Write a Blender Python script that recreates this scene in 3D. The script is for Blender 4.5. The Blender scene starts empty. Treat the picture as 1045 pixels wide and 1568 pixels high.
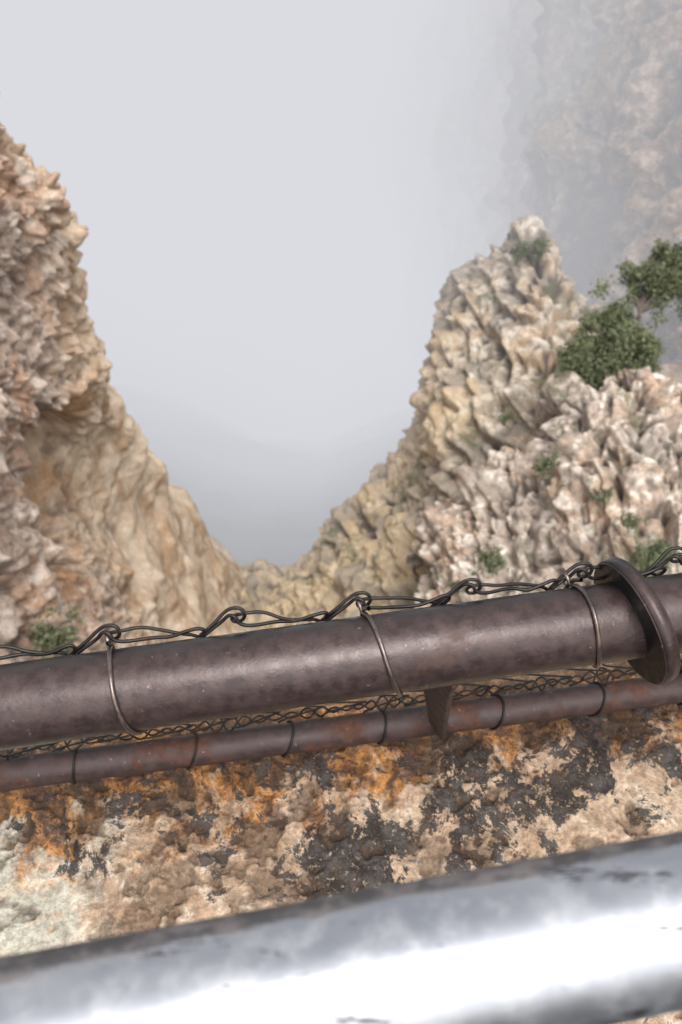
import bpy, math, random, bmesh
import numpy as np
from mathutils import Vector, Matrix
random.seed(4); rng=np.random.default_rng(4)
S=bpy.context.scene
# pixel position and a chosen depth along the camera view give a world point
C=np.array([0,0,1.4])
T40=math.radians(40)
UP=np.array([0,math.sin(T40),math.cos(T40)]); FW=np.array([0,math.cos(T40),-math.sin(T40)]); RX=np.array([1.,0,0])
def W(px,py,d):
    u=(px-522.5)/784*.643; v=(784-py)/784*.643
    return C+d*(FW+u*RX+v*UP)

# ---------- noise ----------
def h3(x,y,z,s):
    h=(x.astype(np.int64)*374761393+y.astype(np.int64)*668265263+z.astype(np.int64)*2147483647+s*1274126177)&0xffffffff
    h=((h^(h>>13))*1274126177)&0xffffffff
    h=((h^(h>>16))*2246822519)&0xffffffff
    h=h^(h>>15)
    return (h&0xffffff)/float(0xffffff)
def vn(p,s=0):
    i=np.floor(p); f=p-i; f=f*f*f*(f*(f*6-15)+10); x,y,z=i[:,0],i[:,1],i[:,2]; r=0
    for a in (0,1):
        for b in (0,1):
            for c in (0,1):
                w=(f[:,0] if a else 1-f[:,0])*(f[:,1] if b else 1-f[:,1])*(f[:,2] if c else 1-f[:,2])
                r=r+w*h3(x+a,y+b,z+c,s)
    return r*2-1
RM=np.array([[.36,.48,-.8],[-.8,.6,0],[.48,.64,.6]])
def fbm(p,o=4,s=0,g=.5):
    r=0;a=1;q=p
    for k in range(o):
        r=r+a*vn(q+k*17.3,s+k);a*=g;q=(q@RM)*2.03
    return r
def ridged(p,o=4,s=0,g=.55):
    r=0;a=1;q=p;wt=1
    for k in range(o):
        n=(1-np.abs(vn(q+k*11.7,s+k)))**2*wt
        r=r+a*n;wt=np.clip(n*1.6,0,1);a*=g;q=(q@RM)*2.1
    return r
def wor(p,s=0):
    i=np.floor(p); F1=np.full(len(p),9.);F2=F1.copy();ID=np.zeros(len(p))
    for a in (-1,0,1):
        for b in (-1,0,1):
            for c in (-1,0,1):
                x,y,z=i[:,0]+a,i[:,1]+b,i[:,2]+c
                q=np.stack([x+h3(x,y,z,s),y+h3(x,y,z,s+1),z+h3(x,y,z,s+2)],1)
                d=np.sqrt(((q-p)**2).sum(1))
                m=d<F1
                F2=np.where(m,F1,np.minimum(F2,d)); ID=np.where(m,h3(x,y,z,s+3),ID); F1=np.where(m,d,F1)
    return F1,F2,ID
def ss(a,b,x):
    t=np.clip((x-a)/(b-a),0,1);return t*t*(3-2*t)

def catmull(A,n):
    R=A.shape[0]; P=np.concatenate([2*A[:1]-A[1:2],A,2*A[-1:]-A[-2:-1]],0)
    ts=np.linspace(0,R-1,n); k=np.minimum(ts.astype(int),R-2); t=(ts-k).reshape(-1,*([1]*(A.ndim-1)))
    p0,p1,p2,p3=P[k],P[k+1],P[k+2],P[k+3]
    return .5*((2*p1)+(-p0+p2)*t+(2*p0-5*p1+4*p2-p3)*t*t+(-p0+3*p1-3*p2+p3)*t**3)

def blur(N,n):
    for _ in range(n):
        M=N.copy();M[1:-1]=(N[:-2]+N[1:-1]+N[2:])/3;N=M
        M=N.copy();M[:,1:-1]=(N[:,:-2]+N[:,1:-1]+N[:,2:])/3;N=M
    return N
def sheet(name,net,nu,nv,disp,mat,flipto=C,sm=1):
    A=catmull(np.array(net,float),nu); A=catmull(A.transpose(1,0,2),nv).transpose(1,0,2)
    du=np.gradient(A,axis=0); dv=np.gradient(A,axis=1)
    N=np.cross(du,dv); N/=np.linalg.norm(N,axis=2,keepdims=True)+1e-9
    N=blur(N,50);N/=np.linalg.norm(N,axis=2,keepdims=True)+1e-9
    mid=A[nu//2,nv//2]
    flip=np.dot(N[nu//2,nv//2],np.array(flipto)-mid)<0
    if flip:N=-N
    P=A.reshape(-1,3); Nf=N.reshape(-1,3)
    d,cav=disp(P)
    d=blur(d.reshape(nu,nv),sm).ravel()
    Q=P+Nf*d[:,None]
    return grid_mesh(name,Q,nu,nv,mat,cav,flip)
def grid_mesh(name,Q,nu,nv,mat,cav=None,flip=False):
    idx=np.arange(nu*nv).reshape(nu,nv)
    a=idx[:-1,:-1].ravel();b=idx[1:,:-1].ravel();c=idx[1:,1:].ravel();e=idx[:-1,1:].ravel()
    F=np.stack([a,b,c,e] if not flip else [a,e,c,b],1)
    me=bpy.data.meshes.new(name)
    me.vertices.add(len(Q));me.vertices.foreach_set('co',Q.astype(np.float32).ravel())
    me.loops.add(F.size);me.loops.foreach_set('vertex_index',F.ravel().astype(np.int32))
    me.polygons.add(len(F));me.polygons.foreach_set('loop_start',np.arange(0,F.size,4,dtype=np.int32))
    me.polygons.foreach_set('loop_total',np.full(len(F),4,dtype=np.int32))
    me.update(calc_edges=True)
    me.polygons.foreach_set('use_smooth',np.ones(len(F),dtype=bool))
    if cav is not None:
        at=me.attributes.new('cav','FLOAT','POINT');at.data.foreach_set('value',cav.astype(np.float32))
    me.materials.append(mat)
    o=bpy.data.objects.new(name,me);S.collection.objects.link(o);return o

# ---------- node helper ----------
class NT:
    def __init__(s,name):
        s.m=bpy.data.materials.new(name);s.m.use_nodes=True;s.n=s.m.node_tree.nodes;s.l=s.m.node_tree.links
        s.b=s.n['Principled BSDF'];s.tc=s.n.new('ShaderNodeTexCoord').outputs['Object']
    def noise(s,sc,det=6,rough=.6,dist=0,vec=None):
        n=s.n.new('ShaderNodeTexNoise');n.inputs['Scale'].default_value=sc;n.inputs['Detail'].default_value=det;n.inputs['Roughness'].default_value=rough;n.inputs['Distortion'].default_value=dist
        s.l.new(vec or s.tc,n.inputs['Vector']);return n.outputs['Fac']
    def vor(s,sc,feat='F1',out='Distance',vec=None):
        n=s.n.new('ShaderNodeTexVoronoi');n.feature=feat;n.inputs['Scale'].default_value=sc;s.l.new(vec or s.tc,n.inputs['Vector']);return n.outputs[out]
    def ramp(s,f,a,b,ca=0.,cb=1.):
        n=s.n.new('ShaderNodeMapRange');n.interpolation_type='SMOOTHSTEP'
        for k,v in zip(('From Min','From Max','To Min','To Max'),(a,b,ca,cb)):n.inputs[k].default_value=v
        s.l.new(f,n.inputs['Value']);return n.outputs['Result']
    def math(s,op,a,b=None,c=None):
        n=s.n.new('ShaderNodeMath');n.operation=op
        for k,v in enumerate((a,b,c)):
            if v is None:continue
            if isinstance(v,(int,float)):n.inputs[k].default_value=v
            else:s.l.new(v,n.inputs[k])
        return n.outputs[0]
    def mix(s,f,a,b,bt='MIX'):
        n=s.n.new('ShaderNodeMix');n.data_type='RGBA';n.blend_type=bt
        for k,v in ((0,f),(6,a),(7,b)):
            if isinstance(v,(int,float)):n.inputs[k].default_value=v
            elif isinstance(v,tuple):n.inputs[k].default_value=(*v,1)
            else:s.l.new(v,n.inputs[k])
        return n.outputs[2]
    def attr(s,nm):
        n=s.n.new('ShaderNodeAttribute');n.attribute_name=nm;return n.outputs['Fac']
    def xyz(s,v=None):
        n=s.n.new('ShaderNodeSeparateXYZ');s.l.new(v or s.tc,n.inputs[0]);return n.outputs
    def scale(s,vec3,vec=None):
        n=s.n.new('ShaderNodeMapping');n.inputs['Scale'].default_value=vec3;s.l.new(vec or s.tc,n.inputs['Vector']);return n.outputs[0]
    def near(s,p,r0,r1):
        n=s.n.new('ShaderNodeVectorMath');n.operation='DISTANCE';s.l.new(s.tc,n.inputs[0]);n.inputs[1].default_value=tuple(p)
        return s.ramp(n.outputs['Value'],r0,r1,1.,0.)
    def bump(s,h,dist,st=1.,prev=None):
        n=s.n.new('ShaderNodeBump');n.inputs['Strength'].default_value=st;n.inputs['Distance'].default_value=dist
        s.l.new(h,n.inputs['Height'])
        if prev:s.l.new(prev,n.inputs['Normal'])
        return n.outputs[0]
    def done(s,col=None,rough=.9,nrm=None,metal=None,spec=None):
        for k,v in (('Base Color',col),('Roughness',rough),('Normal',nrm),('Metallic',metal),('Specular IOR Level',spec)):
            if v is None:continue
            if isinstance(v,(int,float)):s.b.inputs[k].default_value=v
            elif isinstance(v,tuple):s.b.inputs[k].default_value=(*v,1)
            else:s.l.new(v,s.b.inputs[k])
        return s.m

def rock_mat(name,pale,mid,warm,dark,k=1.,darkamt=.8,extra=None,pk=5.,veg=0.):
    t=NT(name)
    n1=t.noise(.35*k,3,.6,.6);n2=t.noise(2.2*k,5,.70,.4);n3=t.noise(10*k,5,.75)
    c=t.mix(t.ramp(n1,.42,.62),warm,mid)
    c=t.mix(t.ramp(n2,.46,.62),c,pale)
    vc=t.vor(pk*k,'F1','Color')
    c=t.mix(.5,c,t.mix(t.xyz(vc)[0],(.60,.56,.53),(1.35,1.33,1.3)),'MULTIPLY')
    c=t.mix(t.math('MULTIPLY',t.ramp(n3,.52,.66),.52),c,dark)
    if extra:c=extra(t,c)
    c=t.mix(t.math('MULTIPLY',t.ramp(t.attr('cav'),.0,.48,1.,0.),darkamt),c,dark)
    if veg:
        g=t.xyz(t.n.new('ShaderNodeNewGeometry').outputs['Normal'])[2]
        vm=t.math('MULTIPLY',t.ramp(t.noise(.9*k,5,.7,.3),.56,.63),t.ramp(g,.15,.6))
        c=t.mix(t.math('MULTIPLY',vm,veg),c,(.10,.105,.055))
    nb=t.bump(n3,.05/k,.8)
    return t.done(c,.95,nb,spec=.12)

def rock_disp(big=.5,cell=.35,crack=.16,peb=.12,fine=.05,k=1.,seed=0,strata=0.,per=.8,ridge=0.,rk=.7,grit=.45,gk=5.5):
    def f(P):
        w3=np.stack([fbm(P*.6*k,3,seed+5),fbm(P*.6*k+9,3,seed+6),fbm(P*.6*k+19,3,seed+7)],1)
        Wp=P+.45/k*w3
        b=fbm(P*.28*k,4,seed)
        F1,F2,ID=wor(Wp*np.array([.8,.8,.55])*k,seed+20)
        s1,s2,si=wor((P+.06/k*w3)*gk*k+3,seed+45)
        m1=fbm((P+.12/k*w3)*1.9*k,4,seed+41,.55)
        rnd=np.abs(m1)*.9-.35
        f4=fbm(P*4*k,4,seed+60,.6)
        e=ss(0,.10,F2-F1)
        rs=(.5-s1)*(.5+si)
        d=big*b+cell*(ss(0,.5,F2-F1)-.5)*(.4+ID)-crack*(1-e)+peb*rnd*1.6+peb*grit*rs+fine*f4
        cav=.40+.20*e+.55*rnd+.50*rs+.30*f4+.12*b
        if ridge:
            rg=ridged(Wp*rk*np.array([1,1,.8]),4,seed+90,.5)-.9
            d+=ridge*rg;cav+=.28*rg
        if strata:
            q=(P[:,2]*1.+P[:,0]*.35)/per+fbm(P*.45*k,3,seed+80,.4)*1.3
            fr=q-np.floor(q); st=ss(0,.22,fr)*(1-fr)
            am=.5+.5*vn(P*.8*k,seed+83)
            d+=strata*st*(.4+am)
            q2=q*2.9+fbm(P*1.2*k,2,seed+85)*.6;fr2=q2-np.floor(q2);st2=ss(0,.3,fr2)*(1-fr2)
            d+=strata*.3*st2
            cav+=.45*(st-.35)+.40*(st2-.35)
        return d,np.clip(cav,0,1)
    return f

# ---------- left cliff ----------
def off(p,o):return p+np.array(o)
L=[ [(-40,-80,8),(-120,-60,7.3),(-220,-40,6.8),(-350,-20,6),(-500,0,5)],
 [(-12,110,8.9),(-70,130,8.2),(-140,150,7.5),(-260,170,6.5),(-420,200,5.5)],
 [(26,230,9.9),(-5,260,9.1),(-70,300,8.3),(-200,330,7.2),(-400,360,6)],
 [(98,320,10.9),(55,350,10),(-20,380,8.8),(-170,420,7.5),(-400,460,6)],
 [(122,470,12.9),(85,490,11.6),(20,510,9.8),(-120,550,8),(-400,600,6)],
 [(156,570,14.8),(125,600,12.8),(60,620,10.5),(-80,660,8.4),(-400,700,6)],
 [(206,650,16.7),(170,685,15.5),(95,720,13.8),(-30,740,9.2),(-400,800,6)],
 [(258,720,19.4),(220,760,17.5),(140,800,14.6),(0,850,9.8),(-350,900,6.5)],
 [(314,820,24),(280,860,20),(190,900,15.5),(50,950,11),(-300,1050,7)],
 [(366,885,27.8),(340,940,23),(250,1000,17),(90,1080,12),(-250,1200,8)],
 [(400,1000,25),(360,1080,21),(280,1150,17),(120,1250,12),(-200,1350,9)]]
net=[]
for r in L:
    pts=[W(*p) for p in r]
    net.append([off(pts[0],(-7,9,-5)),off(pts[0],(-1.8,2.6,-.8))]+pts)
cave=W(90,752,13.0)
def ex_left(t,c):
    tan=t.ramp(t.math('ADD',t.xyz()[1],t.math('MULTIPLY',t.noise(.8,3),2.)),10.6,13)
    c=t.mix(t.math('MULTIPLY',tan,.65),c,t.mix(t.ramp(t.noise(1.3,5,.68,0,t.scale((1,1,.35))),.38,.60),(.40,.265,.15),(.64,.53,.39)))
    return t.mix(t.math('MULTIPLY',t.near(cave,.9,2.0),t.ramp(t.noise(1.5,4),.36,.48)),c,(.50,.21,.03))
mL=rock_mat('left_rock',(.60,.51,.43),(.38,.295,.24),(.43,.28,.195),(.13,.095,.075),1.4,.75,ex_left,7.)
dl=rock_disp(.30,.12,.06,.14,.05,1.5,1,0,.8,.10,1.1,1.3,4.5)
def dispL(P):
    d,c=dl(P)
    sm=ss(10.5,13.5,P[:,1])
    rr=ridged(P*np.array([.50,.50,.22]),4,301,.45)-.9; f2=fbm(P*2.4,5,311,.58)
    big=.30*fbm(P*.42,4,1)+.26*rr+.055*f2
    c2=.66+.36*rr+.34*f2
    d=d*(1-sm)+(big+.12*d)*sm; c=c*(1-sm)+np.clip(c2*.8+c*.2,0,1)*sm
    w=ss(1.5,.5,np.linalg.norm((P-cave)*np.array([1,.8,.8]),axis=1))
    return d-2.0*w,c
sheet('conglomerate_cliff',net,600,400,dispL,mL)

# ---------- back ridge : saddle + right outcrop ----------
R=[((300,850,29),(300,1120,21)),((345,868,28.6),(340,1120,21)),((385,882,28),(380,1120,20.5)),((440,886,27.3),(430,1120,20)),((480,872,26.6),(470,1120,19.5)),
 ((515,840,26),(520,1120,19)),((532,799,26),(560,1120,18)),((588,745,25.5),(610,1120,17.5)),((638,682,25),(660,1120,17)),
 ((660,600,24.5),(700,1120,16.5)),((678,490,23.8),(750,1120,16)),((708,425,23.3),(800,1120,16)),((762,380,22.8),(850,1120,15.5)),
 ((806,333,22.4),(900,1120,15)),((850,400,21.8),(960,1120,15)),((884,470,21.4),(1020,1120,14.5)),((920,560,21),(1090,1120,14)),
 ((1040,600,20.5),(1200,1120,14)),((1200,620,20),(1400,1120,13))]
net=[]
for a,b in R:
    pa,pb=W(*a),W(*b)
    col=[off(pa,(0,9,-28)),off(pa,(0,2.0,-3.5)),pa]
    for t,dd in ((.12,-.9),(.3,-1.2),(.55,-.8),(.8,-.3),(1,0)):
        px=a[0]+(b[0]-a[0])*t;py=a[1]+(b[1]-a[1])*t;d=a[2]+(b[2]-a[2])*t
        col.append(W(px,py,d+dd))
    net.append(col)
def ex_tan(t,c):
    m=t.ramp(t.math('ADD',t.xyz()[0],t.math('MULTIPLY',t.noise(.6,3),2.5)),2.4,6.4,1.,0.)
    c=t.mix(t.math('MULTIPLY',m,.65),c,(.45,.34,.20))
    return t.mix(t.math('MULTIPLY',t.ramp(t.noise(.55,5,.65,.5),.48,.58),.6),c,(.18,.165,.15))
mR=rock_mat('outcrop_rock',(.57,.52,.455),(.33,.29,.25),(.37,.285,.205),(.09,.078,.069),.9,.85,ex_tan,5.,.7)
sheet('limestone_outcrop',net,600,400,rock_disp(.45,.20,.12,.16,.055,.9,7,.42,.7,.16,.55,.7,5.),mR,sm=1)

# ---------- front right block ----------
R2=[((640,850,17.5),(620,1120,14)),((668,806,17.2),(660,1120,14)),((700,785,17),(700,1120,13.5)),((745,735,16.8),(750,1120,13.2)),((790,700,16.6),(800,1120,13)),
 ((850,680,16.4),(860,1120,13)),((868,610,16.4),(920,1120,12.7)),((915,590,16.2),(960,1120,12.5)),((965,565,16),(1010,1120,12.2)),((1015,595,15.8),(1060,1120,12)),
 ((1045,625,15.5),(1110,1120,11.7)),((1130,600,15),(1200,1120,11.3)),((1300,560,14.5),(1400,1120,11))]
net=[]
for a,b in R2:
    pa,pb=W(*a),W(*b)
    col=[off(pa,(0,5,-16)),off(pa,(0,1.6,-2.6)),pa]
    for t,dd in ((.12,-.5),(.3,-.6),(.55,-.5),(.8,-.2),(1,0)):
        col.append(W(a[0]+(b[0]-a[0])*t,a[1]+(b[1]-a[1])*t,a[2]+(b[2]-a[2])*t+dd))
    net.append(col)
def ex_f(t,c):
    return t.mix(t.math('MULTIPLY',t.ramp(t.noise(.8,5,.65,.5),.49,.59),.55),c,(.20,.165,.135))
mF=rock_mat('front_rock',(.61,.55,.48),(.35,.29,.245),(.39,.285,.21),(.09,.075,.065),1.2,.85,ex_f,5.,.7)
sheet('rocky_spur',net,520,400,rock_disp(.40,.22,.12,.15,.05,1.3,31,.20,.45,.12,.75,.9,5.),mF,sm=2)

# ---------- far cliff receding into the fog ----------
rows=[]
for py,sh in ((-300,20),(-100,10),(60,0),(200,-25),(350,10),(500,20),(700,-20),(950,-60)):
    r=[(1500,27),(1250,29),(1080,32),(980,35),(900,39.5),(850,45),(815,55),(770,68),(710,82),(670,105),(590,160)]
    rows.append([W(px+sh*(1 if px<1000 else .5)+ (0 if px>1000 else math.sin(py*.02+px)*14),py,d-max(py,0)*.005) for px,d in r])
def ex_far(t,c):
    return t.mix(t.math('MULTIPLY',t.ramp(t.noise(.22,6,.7,.8,t.scale((1,1,.4))),.45,.57),.8),c,(.07,.056,.05))
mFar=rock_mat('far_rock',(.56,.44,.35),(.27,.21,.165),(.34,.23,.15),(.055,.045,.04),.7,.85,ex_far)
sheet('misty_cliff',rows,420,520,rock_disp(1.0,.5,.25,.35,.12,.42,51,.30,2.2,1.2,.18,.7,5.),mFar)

# gorge floor : slope falling away under the saddle
nx=180
X,Y=np.meshgrid(np.linspace(-400,400,nx),np.linspace(26,700,nx),indexing='ij')
P=np.stack([X.ravel(),Y.ravel(),np.zeros(X.size)],1)
Zf=np.interp(P[:,1],[26,31,44,70,120,300,700],[-30,-30.5,-37,-51,-78,-140,-160])+C[2]+fbm(P*.05,5,90)*2.5+np.clip(np.abs(P[:,0]+6)-4,0,60)*.45
P[:,2]=Zf
t=NT('ground_mat');mG=t.done(t.mix(t.ramp(t.noise(.12,6,.7),.4,.6),(.012,.013,.012),(.07,.064,.056)),.95)
grid_mesh('gorge_floor',P,nx,nx,mG,flip=False)

# ---------- ledge ----------
nu,nv=760,620
X=np.linspace(-1.6,1.7,nu)
vv=np.linspace(0,1,nv)
prof=np.array([(-1.6,-1.42),(-.4,-1.40),(.1,-1.38),(.3,-1.31),(.55,-1.20),(.75,-1.15),(.9,-1.14),(.99,-1.18),(1.05,-1.4),(1.1,-2.5),(1.3,-6),(2.2,-14)])
pt=np.array([0,.06,.12,.30,.54,.72,.84,.90,.93,.955,.975,1])
py_=np.interp(vv,pt,prof[:,0]);pz_=np.interp(vv,pt,prof[:,1])
P=np.zeros((nu,nv,3));P[:,:,0]=X[:,None];P[:,:,1]=py_[None]+.147*X[:,None];P[:,:,2]=pz_[None]+C[2]
Pf=P.reshape(-1,3)
n1=fbm(Pf*3,4,101);g1,g2,gi=wor(Pf*30+.35*np.stack([vn(Pf*22,1),vn(Pf*22,2),vn(Pf*22,3)],1),120);n3=fbm(Pf*36,4,130,.65);n4=fbm(Pf*15,4,140,.62)
pit=ss(.05,.45,n4)
dz=.007*n1+.0052*n3*(.5+pit)-.008*pit+.007*(.5-g1)*(.3+pit)
q=Pf[:,1]-.147*Pf[:,0]
edge=ss(.93,1.0,q)
Pf[:,2]+=dz*(1-edge); Pf[:,1]+=edge*(dz*2+.03*n4)
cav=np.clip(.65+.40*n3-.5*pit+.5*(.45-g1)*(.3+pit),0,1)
t=NT('weathered_concrete')
def lin(v,k,o=.5):return t.math('MULTIPLY',t.math('SUBTRACT',v,o),k)
n1=t.noise(7,6,.68,.5);n2=t.noise(30,7,.75,.3);n3_=t.noise(100,4,.72);nb=t.noise(3.4,3,.55,.4);nc=t.noise(10,7,.74,.7)
x,y,z=t.xyz()
qq=t.math('SUBTRACT',y,t.math('MULTIPLY',x,.147))
c=t.mix(t.ramp(n1,.4,.62),(.43,.29,.19),(.58,.43,.305))
c=t.mix(t.ramp(n2,.48,.62),c,(.72,.58,.44))
pal=t.math('MULTIPLY',t.ramp(t.math('ADD',lin(nc,.6),x),-.40,-.30,1.,0.),t.ramp(nc,.44,.5))
c=t.mix(t.math('MULTIPLY',pal,.8),c,(.54,.53,.44))
nr0=t.noise(12,7,.72,.6)
rz=t.math('ADD',qq,lin(nr0,.55))
rz=t.math('ADD',rz,t.ramp(x,-.3,.6,.0,-.04))
farside=t.ramp(qq,.80,.90,1.,.25)
c=t.mix(t.math('MULTIPLY',t.math('MULTIPLY',t.ramp(rz,.64,.72),.9),farside),c,t.mix(t.ramp(n2,.40,.58),(.07,.024,.012),(.55,.23,.05)))
lm=t.math('ADD',nc,lin(n2,.8))
lm=t.math('ADD',lm,lin(nb,.40))
lm=t.math('ADD',lm,t.ramp(x,-.45,.35,-.08,.03))
lm=t.math('ADD',lm,t.ramp(qq,.52,.68,-.055,.085))
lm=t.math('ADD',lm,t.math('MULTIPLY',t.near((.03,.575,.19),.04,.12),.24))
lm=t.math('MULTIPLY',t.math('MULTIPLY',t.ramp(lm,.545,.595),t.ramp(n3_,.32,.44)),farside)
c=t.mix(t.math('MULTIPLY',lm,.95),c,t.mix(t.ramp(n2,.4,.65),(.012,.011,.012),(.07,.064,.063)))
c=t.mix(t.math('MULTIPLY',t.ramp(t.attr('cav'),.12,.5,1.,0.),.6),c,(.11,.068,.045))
c=t.mix(.5,c,t.mix(t.ramp(n3_,.34,.66),(.42,.42,.42),(1.45,1.45,1.45)),'MULTIPLY')
c=t.mix(t.ramp(y,.24,.32),(.045,.045,.047),c)  # unseen floor by the rail, darkened to give the tube a dark reflection
nr=t.bump(t.math('ADD',n2,t.math('MULTIPLY',n3_,.5)),.014,1.)
mLed=t.done(c,.9,nr,spec=.2)
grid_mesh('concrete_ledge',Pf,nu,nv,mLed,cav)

# ---------- metals ----------
def tubemesh(name,p0,p1,r,mat,seg=64,rings=200,rj=0.0):
    p0=np.array(p0)+0.;p1=np.array(p1)+0.;a=(p1-p0);Ln=np.linalg.norm(a);a/=Ln
    e=np.cross(a,[0,0,1.]) if abs(a[2])<.9 else np.cross(a,[1.,0,0])
    e/=np.linalg.norm(e);f=np.cross(e,a)
    th=np.linspace(0,2*np.pi,seg+1);ss_=np.linspace(0,Ln,rings)
    Pm=p0+ss_[:,None,None]*a+r*(np.cos(th)[None,:,None]*e+np.sin(th)[None,:,None]*f)
    Pm=Pm.reshape(-1,3)
    if rj:
        c=(Pm-(p0+((Pm-p0)@a)[:,None]*a))/r
        Pm=Pm+c*(rj*fbm(Pm*25,3,5))[:,None]
    return grid_mesh(name,Pm,rings,seg+1,mat)
def rust_mat(name,base,rusty,amt,rough,metal,under=0.):
    t=NT(name)
    n=t.noise(9,6,.7,.4);f=t.noise(60,5,.7);s=t.noise(140,3,.6)
    m=t.ramp(n,.62-amt*.35,.74-amt*.3)
    c=t.mix(t.math('MULTIPLY',m,.85),t.mix(t.ramp(f,.35,.65),base,tuple(v*1.7 for v in base)),t.mix(t.ramp(f,.35,.65),tuple(v*.45 for v in rusty),rusty))
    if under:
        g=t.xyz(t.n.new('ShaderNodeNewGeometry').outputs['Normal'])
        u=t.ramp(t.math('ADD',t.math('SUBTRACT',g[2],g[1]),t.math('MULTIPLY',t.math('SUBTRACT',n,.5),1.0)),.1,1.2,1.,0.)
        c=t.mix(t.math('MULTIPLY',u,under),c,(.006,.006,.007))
    c=t.mix(t.math('MULTIPLY',t.ramp(s,.67,.75),.65),c,(.25,.20,.18))
    ro=t.math('ADD',t.math('MULTIPLY',m,.25),t.ramp(f,.3,.7,rough-.06,rough+.14))
    return t.done(c,ro,t.bump(t.math('ADD',f,t.math('MULTIPLY',s,.4)),.0010,.6),metal=metal)
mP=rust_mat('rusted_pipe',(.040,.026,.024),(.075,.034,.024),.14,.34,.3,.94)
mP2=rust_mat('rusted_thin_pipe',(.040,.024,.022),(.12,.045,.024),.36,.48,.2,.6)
mW=rust_mat('wire_mat',(.018,.015,.014),(.07,.035,.022),.3,.4,.6)
mTie=rust_mat('tie_mat',(.12,.095,.085),(.2,.12,.08),.2,.3,.85)

def empty(name):
    o=bpy.data.objects.new(name,None);S.collection.objects.link(o);return o
def par(o,p):o.parent=p
PL=W(0,1083,.75);PR=W(1045,937,.81)
a1=(PR-PL);L1=np.linalg.norm(a1);a1/=L1
pp=empty('steel_pipe_rail')
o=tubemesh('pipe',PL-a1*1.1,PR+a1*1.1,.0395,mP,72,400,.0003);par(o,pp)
def disc(name,c,ax,r,th,mat):
    ax=Vector(ax).normalized();rot=ax.to_track_quat('Z','Y').to_matrix().to_4x4()
    bm=bmesh.new();bmesh.ops.create_cone(bm,cap_ends=True,segments=96,radius1=r,radius2=r,depth=th)
    bmesh.ops.bevel(bm,geom=[e for e in bm.edges if e.calc_face_angle(0)>1],offset=.0018,segments=3,affect='EDGES')
    me=bpy.data.meshes.new(name);bm.to_mesh(me);bm.free();me.materials.append(mat)
    for p in me.polygons:p.use_smooth=len(p.vertices)<10
    o=bpy.data.objects.new(name,me);o.matrix_world=Matrix.Translation(Vector(c))@rot;S.collection.objects.link(o);return o
fc=W(972,950,.80)
fl=disc('flange',fc,a1+np.array([0,.16,.22]),.066,.016,mP);par(fl,pp)
QL=W(0,1187,1.17);QR=W(1045,1053,1.28);a2=QR-QL;L2=np.linalg.norm(a2);a2/=L2
def plate(name,top,bot,wt,wb,th,mat,rot=0.):
    dn=(bot-top)/np.linalg.norm(bot-top);w0=np.cross(dn,a1);w0/=np.linalg.norm(w0)
    wd=w0*math.cos(rot)+a1*math.sin(rot);td=a1*math.cos(rot)-w0*math.sin(rot)
    bm=bmesh.new();vs=[]
    n=12
    for k in range(n+1):
        s=k/n;w=wt+(wb-wt)*s**.6;p=top+(bot-top)*s
        vs.append([bm.verts.new(p+wd*w*i*.5+td*th*.5*j) for i,j in ((-1,-1),(1,-1),(1,1),(-1,1))])
    for k in range(n):
        for i in range(4):
            bm.faces.new([vs[k][i],vs[k][(i+1)%4],vs[k+1][(i+1)%4],vs[k+1][i]])
    bm.faces.new(vs[0][::-1]);bm.faces.new(vs[-1])
    bmesh.ops.recalc_face_normals(bm,faces=bm.faces)
    me=bpy.data.meshes.new(name);bm.to_mesh(me);bm.free();me.materials.append(mat)
    o=bpy.data.objects.new(name,me);S.collection.objects.link(o)
    b=o.modifiers.new('b','BEVEL');b.width=.001;return o
par(plate('gusset_post',W(664,1000,.80),W(670,1118,1.22),.08,.035,.008,mP2,.4),pp)
for s in (-.75,1.4):
    top=PL+a1*(L1*.5+s);par(plate('support_post',top,top+np.array([.02,.2,-.6]),.06,.05,.008,mP2),pp)
q2=empty('thin_pipe_rail')
par(tubemesh('pipe',QL-a2*.9,QR+a2*.9,.0235,mP2,48,400,.0006),q2)

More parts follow.
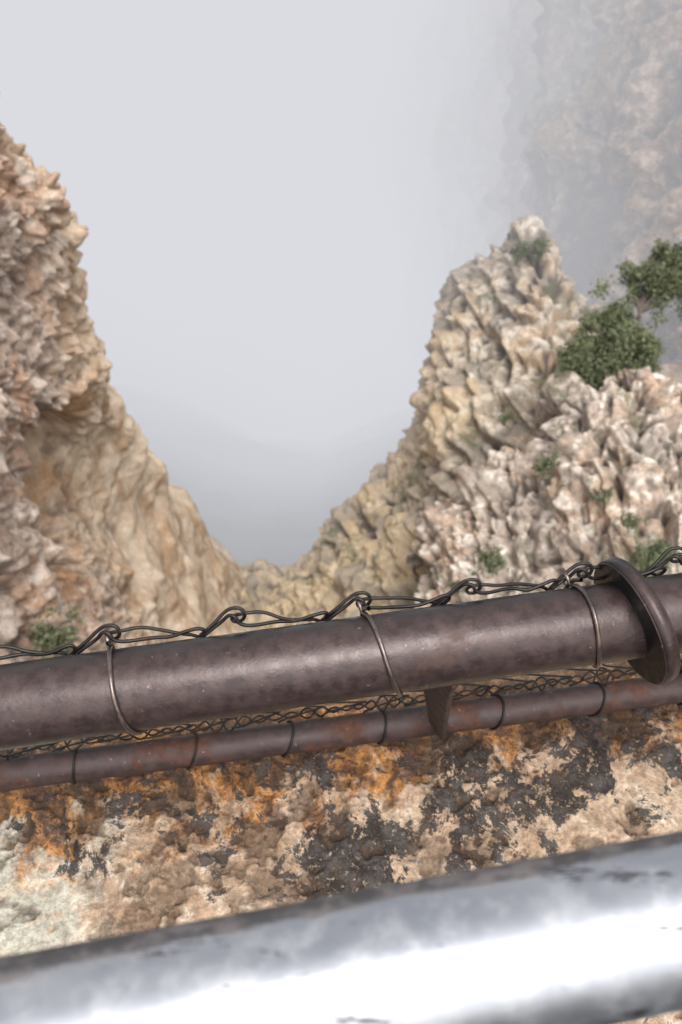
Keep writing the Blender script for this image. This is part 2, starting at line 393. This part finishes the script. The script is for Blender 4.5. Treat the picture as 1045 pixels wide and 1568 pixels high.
def wires(name,paths,r,mat,parent=None,cyc=False):
    cu=bpy.data.curves.new(name,'CURVE');cu.dimensions='3D';cu.bevel_depth=r;cu.bevel_resolution=2;cu.resolution_u=4
    for p in paths:
        sp=cu.splines.new('NURBS');sp.points.add(len(p)-1)
        for q,v in zip(sp.points,p):q.co=(*v,1)
        sp.use_endpoint_u=True;sp.order_u=3;sp.use_cyclic_u=cyc
    cu.materials.append(mat)
    o=bpy.data.objects.new(name,cu);S.collection.objects.link(o)
    if parent:par(o,parent)
    return o
N1=np.array([0,.775,.633]);B1=np.array([0,.633,-.775])
mesh=empty('wire_mesh_fence')
def P1(s,h,b=0.):return PL+a1*s+N1*h+B1*b
peaks=[-.155,-.028,.097,.218,.343,.455,.572,.672,.79,.91]
paths=[]
for k,s in enumerate(peaks):
    j=lambda a:random.uniform(-a,a)
    hp=.0625+j(.004);w=j(.005)
    A=[P1(s-.044+w,.030,.03),P1(s-.036+w,.041,.012),P1(s-.022,.050+j(.002),.004),P1(s-.009,hp-.002,0),P1(s-.002,hp+.001,-.003),P1(s+.008,hp,-.004),P1(s+.013,hp-.007,-.001),P1(s+.008,hp-.013,.005),P1(s-.001,hp-.012,.006),P1(s-.002,hp-.006,.003),
       P1(s+.012,hp-.005+j(.002),-.002),P1(s+.03,.055+j(.004),.001),P1(s+.05,.050+j(.004),.004),P1(s+.07,.046+j(.002),.008),P1(s+.086,.043,.012),P1(s+.098,.03,.035)]
    B=[P1(s-.047+w,.028,.035),P1(s-.037+w,.036,.016),P1(s-.026,.044,.007),P1(s-.010,.053+j(.002),.004),P1(s-.004,.058,-.004),P1(s+.004,.055,-.006),P1(s+.006,.048,-.002),P1(s+.018,.0445+j(.001),.0),P1(s+.045,.046+j(.003),.006),P1(s+.06,.0435+j(.001),.006),P1(s+.074,.0465+j(.002),.004),P1(s+.088+j(.003),.050+j(.002),.003),P1(s+.094,.046,.006),P1(s+.088,.041,.012),P1(s+.080,.037,.02)]
    paths+= [A,B]
wires('selvage_wire',paths,.0019,mW,mesh)
ties=[]
for s,sl_ in ((-.28,0),(.097,.003),(.343,.006),(.556,-.001),(.91,0)):
    pts=[]
    for u in range(0,27):
        th=2*math.pi*u/24
        rr=.0422 if u<24 else .0422+.003*(u-23)
        pts.append(P1(s+.004+(.0125+sl_)*(1-math.cos(th))+.003*math.sin(2*th),rr*math.cos(th),-rr*math.sin(th)))
    pts=[P1(s-.002,.060,.004),P1(s,.052,-.004)]+pts
    ties.append(pts)
wires('tie_wire',ties,.0023,mTie,mesh)
def lerp(a,b,t):return a+(b-a)*t
net_p=[]
def netpt(s,t):
    a=PL+a1*s-N1*.01+B1*.05
    s2=s*L2/L1
    b=QL+a2*s2+np.array([0,.012,.030])
    p=lerp(a,b,t);p=p+np.array([0,.03,.0])*math.sin(t*math.pi)
    return p+np.array([random.uniform(-1,1)*.003,random.uniform(-1,1)*.004,random.uniform(-1,1)*.004])
pitch=.042;nr_=10
s=-.6
while s<1.3:
    pts=[]
    for r in range(nr_+1):
        h=(pitch*.5 if r%2 else -pitch*.5)*1.08
        pts.append(netpt(s+h,r/nr_));pts.append(netpt(s+h+.002,r/nr_+.012))
    net_p.append(pts);s+=pitch
wires('netting',net_p,.0015,mW,mesh)
tw=[]
for ph in (0,math.pi):
    pts=[];s=-.7
    while s<1.9:
        e=.005+.008*max(0,math.sin(s*61+2*math.sin(s*9)))
        pts.append(QL+a2*s+np.array([0,.020,.030])+np.array([0,.6,.8])*e*math.sin(s*150+ph+math.sin(s*23))+np.array([0,.8,-.6])*e*math.cos(s*150+ph));s+=.008
    tw.append(pts)
wires('bottom_selvage',tw,.0016,mW,mesh)
wr=[]
for s in (-.6,-.43,-.25,-.08,.115,.275,.42,.565,.745,.92,1.06,1.25,1.42):
    s+=random.uniform(-.008,.008)
    e=np.array([0,.64,.77]);e=e-a2*(e@a2);e/=np.linalg.norm(e);f=np.cross(a2,e);tl=random.uniform(.002,.012)
    wr.append([QL+a2*(s+tl*math.sin(2*math.pi*u/20+1))+.0255*(math.cos(2*math.pi*u/20)*e+math.sin(2*math.pi*u/20)*f) for u in range(21)])
wires('pipe_wrap_wire',wr,.002,mW,mesh)

# ---------- handrail ----------
HL=W(0,1612,.285);HR=W(1045,1402,.32);ah=HR-HL;LH=np.linalg.norm(ah);ah/=LH
t=NT('galvanised_steel')
sc=t.noise(14,5,.6,.3,t.scale((.7,2.5,2.5)));f=t.noise(70,4,.65);st=t.noise(42,6,.8,0,t.scale((.35,2,2)))
c=t.mix(t.ramp(sc,.35,.65),(.35,.365,.395),(.45,.46,.485))
c=t.mix(t.ramp(f,.45,.7),c,(.52,.53,.55))
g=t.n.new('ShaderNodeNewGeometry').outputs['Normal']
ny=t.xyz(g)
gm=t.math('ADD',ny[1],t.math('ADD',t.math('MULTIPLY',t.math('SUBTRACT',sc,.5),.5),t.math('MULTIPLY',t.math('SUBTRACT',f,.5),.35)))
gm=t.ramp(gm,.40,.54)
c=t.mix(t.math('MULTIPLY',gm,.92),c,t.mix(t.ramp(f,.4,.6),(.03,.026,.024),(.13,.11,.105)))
sp=t.ramp(st,.585,.63);c=t.mix(t.math('MULTIPLY',sp,.85),c,(.05,.045,.045))
ro=t.math('ADD',t.ramp(f,.3,.7,.36,.46),t.math('MULTIPLY',gm,.4))
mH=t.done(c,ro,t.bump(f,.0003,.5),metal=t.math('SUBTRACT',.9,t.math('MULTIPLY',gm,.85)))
hr=empty('galvanised_handrail')
par(tubemesh('rail',HL-ah*1.3,HR+ah*1.3,.0305,mH,96,300),hr)
for s in (-1.0,1.15):
    p=HL+ah*(LH*.5+s);par(tubemesh('post',p+np.array([0,0,-.02]),p+np.array([0,.001,-1.1]),.024,mH,48,20),hr)

# ---------- plants ----------
def leafmat(name,a,b):
    t=NT(name);t2=t.mix(t.ramp(t.noise(3,3),.35,.65),a,b)
    t2=t.mix(.5,t2,t.mix(t.ramp(t.noise(25,2),.3,.7),(.5,.5,.5),(1.6,1.6,1.5)),'MULTIPLY')
    return t.done(t2,.7)
mLeaf=leafmat('leaf_mat',(.062,.076,.036),(.125,.14,.066))
t=NT('bark');mBark=t.done(t.mix(t.noise(8),(.05,.04,.03),(.14,.11,.09)),.9)
def plant(name,base,clumps,n,size,trunk=.05,fork=None):
    e=empty(name);V=[];Fc=[]
    for c,r in clumps:
        c=np.array(c)
        m=int(n*r**2)
        subs=[c+rng.normal(size=3)*r*.5 for _ in range(16)]
        for _ in range(m):
            p=subs[rng.integers(16)]+rng.normal(size=3)*r*.22
            u=rng.normal(size=3);u/=np.linalg.norm(u);w=np.cross(u,rng.normal(size=3));w/=np.linalg.norm(w)
            s=size*rng.uniform(.6,1.4);i=len(V)
            V+= [p-u*s,p+w*s*.45,p+u*s,p-w*s*.45];Fc.append((i,i+1,i+2,i+3))
    me=bpy.data.meshes.new('foliage');me.from_pydata([tuple(v) for v in V],[],Fc);me.materials.append(mLeaf)
    o=bpy.data.objects.new('foliage',me);S.collection.objects.link(o);par(o,e)
    base=np.array(base)
    cu=bpy.data.curves.new('trunk','CURVE');cu.dimensions='3D';cu.bevel_depth=trunk;cu.bevel_resolution=2
    def br(a,b,r0,r1,j):
        sp=cu.splines.new('NURBS');mid=[a,lerp(a,b,.35)+rng.normal(size=3)*j,lerp(a,b,.7)+rng.normal(size=3)*j,b]
        sp.points.add(3);sp.use_endpoint_u=True;sp.order_u=3
        for k,(q,v) in enumerate(zip(sp.points,mid)):q.co=(*v,1);q.radius=r0+(r1-r0)*k/3
    st=base
    if fork is not None:
        br(base,np.array(fork),1.,.6,.05);st=np.array(fork)
    for c,r in clumps:
        br(st,np.array(c),.6 if fork is not None else 1.,.2,.08*r)
    cu.materials.append(mBark);o=bpy.data.objects.new('branches',cu);S.collection.objects.link(o);par(o,e)
plant('shrub',W(930,600,17.0),[(W(905,515,17.3),.45),(W(935,488,17.4),.48),(W(960,530,17.2),.48),(W(890,555,17.0),.45),(W(930,550,17.0),.58),(W(988,525,17.2),.45),(W(985,565,17.),.35),(W(905,585,16.7),.35)],10000,.045,.03)
plant('pine_tree',W(958,585,17.6),[(W(985,440,18.1),.38),(W(1008,425,18.1),.38),(W(1036,445,17.9),.44),(W(1038,398,18),.40),(W(965,430,18.1),.28),(W(1075,430,17.9),.44),(W(1012,388,18.2),.24)],9000,.045,.075,W(980,478,18))
for px,py,d,r in ((832,710,14.9,.2),(750,855,13.4,.25),(990,862,12.3,.28),(1010,850,12.3,.22),(815,382,21.0,.34),(85,985,10.5,.3),(920,760,13.8,.14),(790,385,21.3,.16),(700,900,13.4,.12),(960,800,12.9,.15),(870,560,16.6,.2),(770,640,17.5,.14)):
    plant('shrub',W(px,py+10,d+.5),[(W(px,py,d),r),(W(px+12,py-4,d),r*.7)],6000,.04,.012)

# ---------- fog ----------
bm=bmesh.new();bmesh.ops.create_cube(bm,size=1.)
me=bpy.data.meshes.new('fog');bm.to_mesh(me);bm.free()
fo=bpy.data.objects.new('fog',me);fo.scale=(900,700,500);fo.location=(0,18+350,-40);S.collection.objects.link(fo)
m=bpy.data.materials.new('fog_glow_mat');m.use_nodes=True;n=m.node_tree.nodes;n.clear();l=m.node_tree.links
out=n.new('ShaderNodeOutputMaterial');ab=n.new('ShaderNodeVolumeAbsorption');em=n.new('ShaderNodeEmission');ad=n.new('ShaderNodeAddShader')
D=.032;ab.inputs['Color'].default_value=(0,0,0,1);ab.inputs['Density'].default_value=D
em.inputs['Color'].default_value=(.63,.638,.675,1);em.inputs['Strength'].default_value=D*1.12  # fog glows by itself, standing in for daylight scattered inside it
l.new(ab.outputs[0],ad.inputs[0]);l.new(em.outputs[0],ad.inputs[1]);l.new(ad.outputs[0],out.inputs['Volume'])
me.materials.append(m)

# ---------- world, sun, camera ----------
w=bpy.data.worlds.new('World');S.world=w;w.use_nodes=True;n=w.node_tree.nodes;l=w.node_tree.links
sky=n.new('ShaderNodeTexSky');sky.sky_type='NISHITA';sky.sun_disc=False;sky.sun_elevation=math.radians(60);sky.sun_rotation=math.radians(165);sky.dust_density=4
hs=n.new('ShaderNodeHueSaturation');hs.inputs['Saturation'].default_value=.2;hs.inputs['Value'].default_value=2.3
bg=n['Background'];bg.inputs['Strength'].default_value=.15
l.new(sky.outputs[0],hs.inputs['Color']);l.new(hs.outputs[0],bg.inputs['Color'])
sl=bpy.data.lights.new('sun','SUN');sl.energy=1.2;sl.angle=math.radians(20);sl.color=(1,.97,.93)
so=bpy.data.objects.new('sun',sl);S.collection.objects.link(so)
el=math.radians(60);az=math.radians(165)
dirv=Vector((math.sin(az)*math.cos(el),math.cos(az)*math.cos(el),math.sin(el)))
so.rotation_euler=dirv.to_track_quat('Z','Y').to_euler()
cd=bpy.data.cameras.new('camera');co=bpy.data.objects.new('camera',cd);S.collection.objects.link(co);S.camera=co
co.location=C;co.rotation_euler=(math.radians(50),0,0)
cd.sensor_fit='VERTICAL';cd.sensor_height=36;cd.sensor_width=36;cd.lens=28;cd.clip_start=.01;cd.clip_end=2000
cd.dof.use_dof=True;cd.dof.focus_distance=.85;cd.dof.aperture_fstop=7.5
S.view_settings.view_transform='Standard';S.view_settings.look='None';S.view_settings.exposure=0
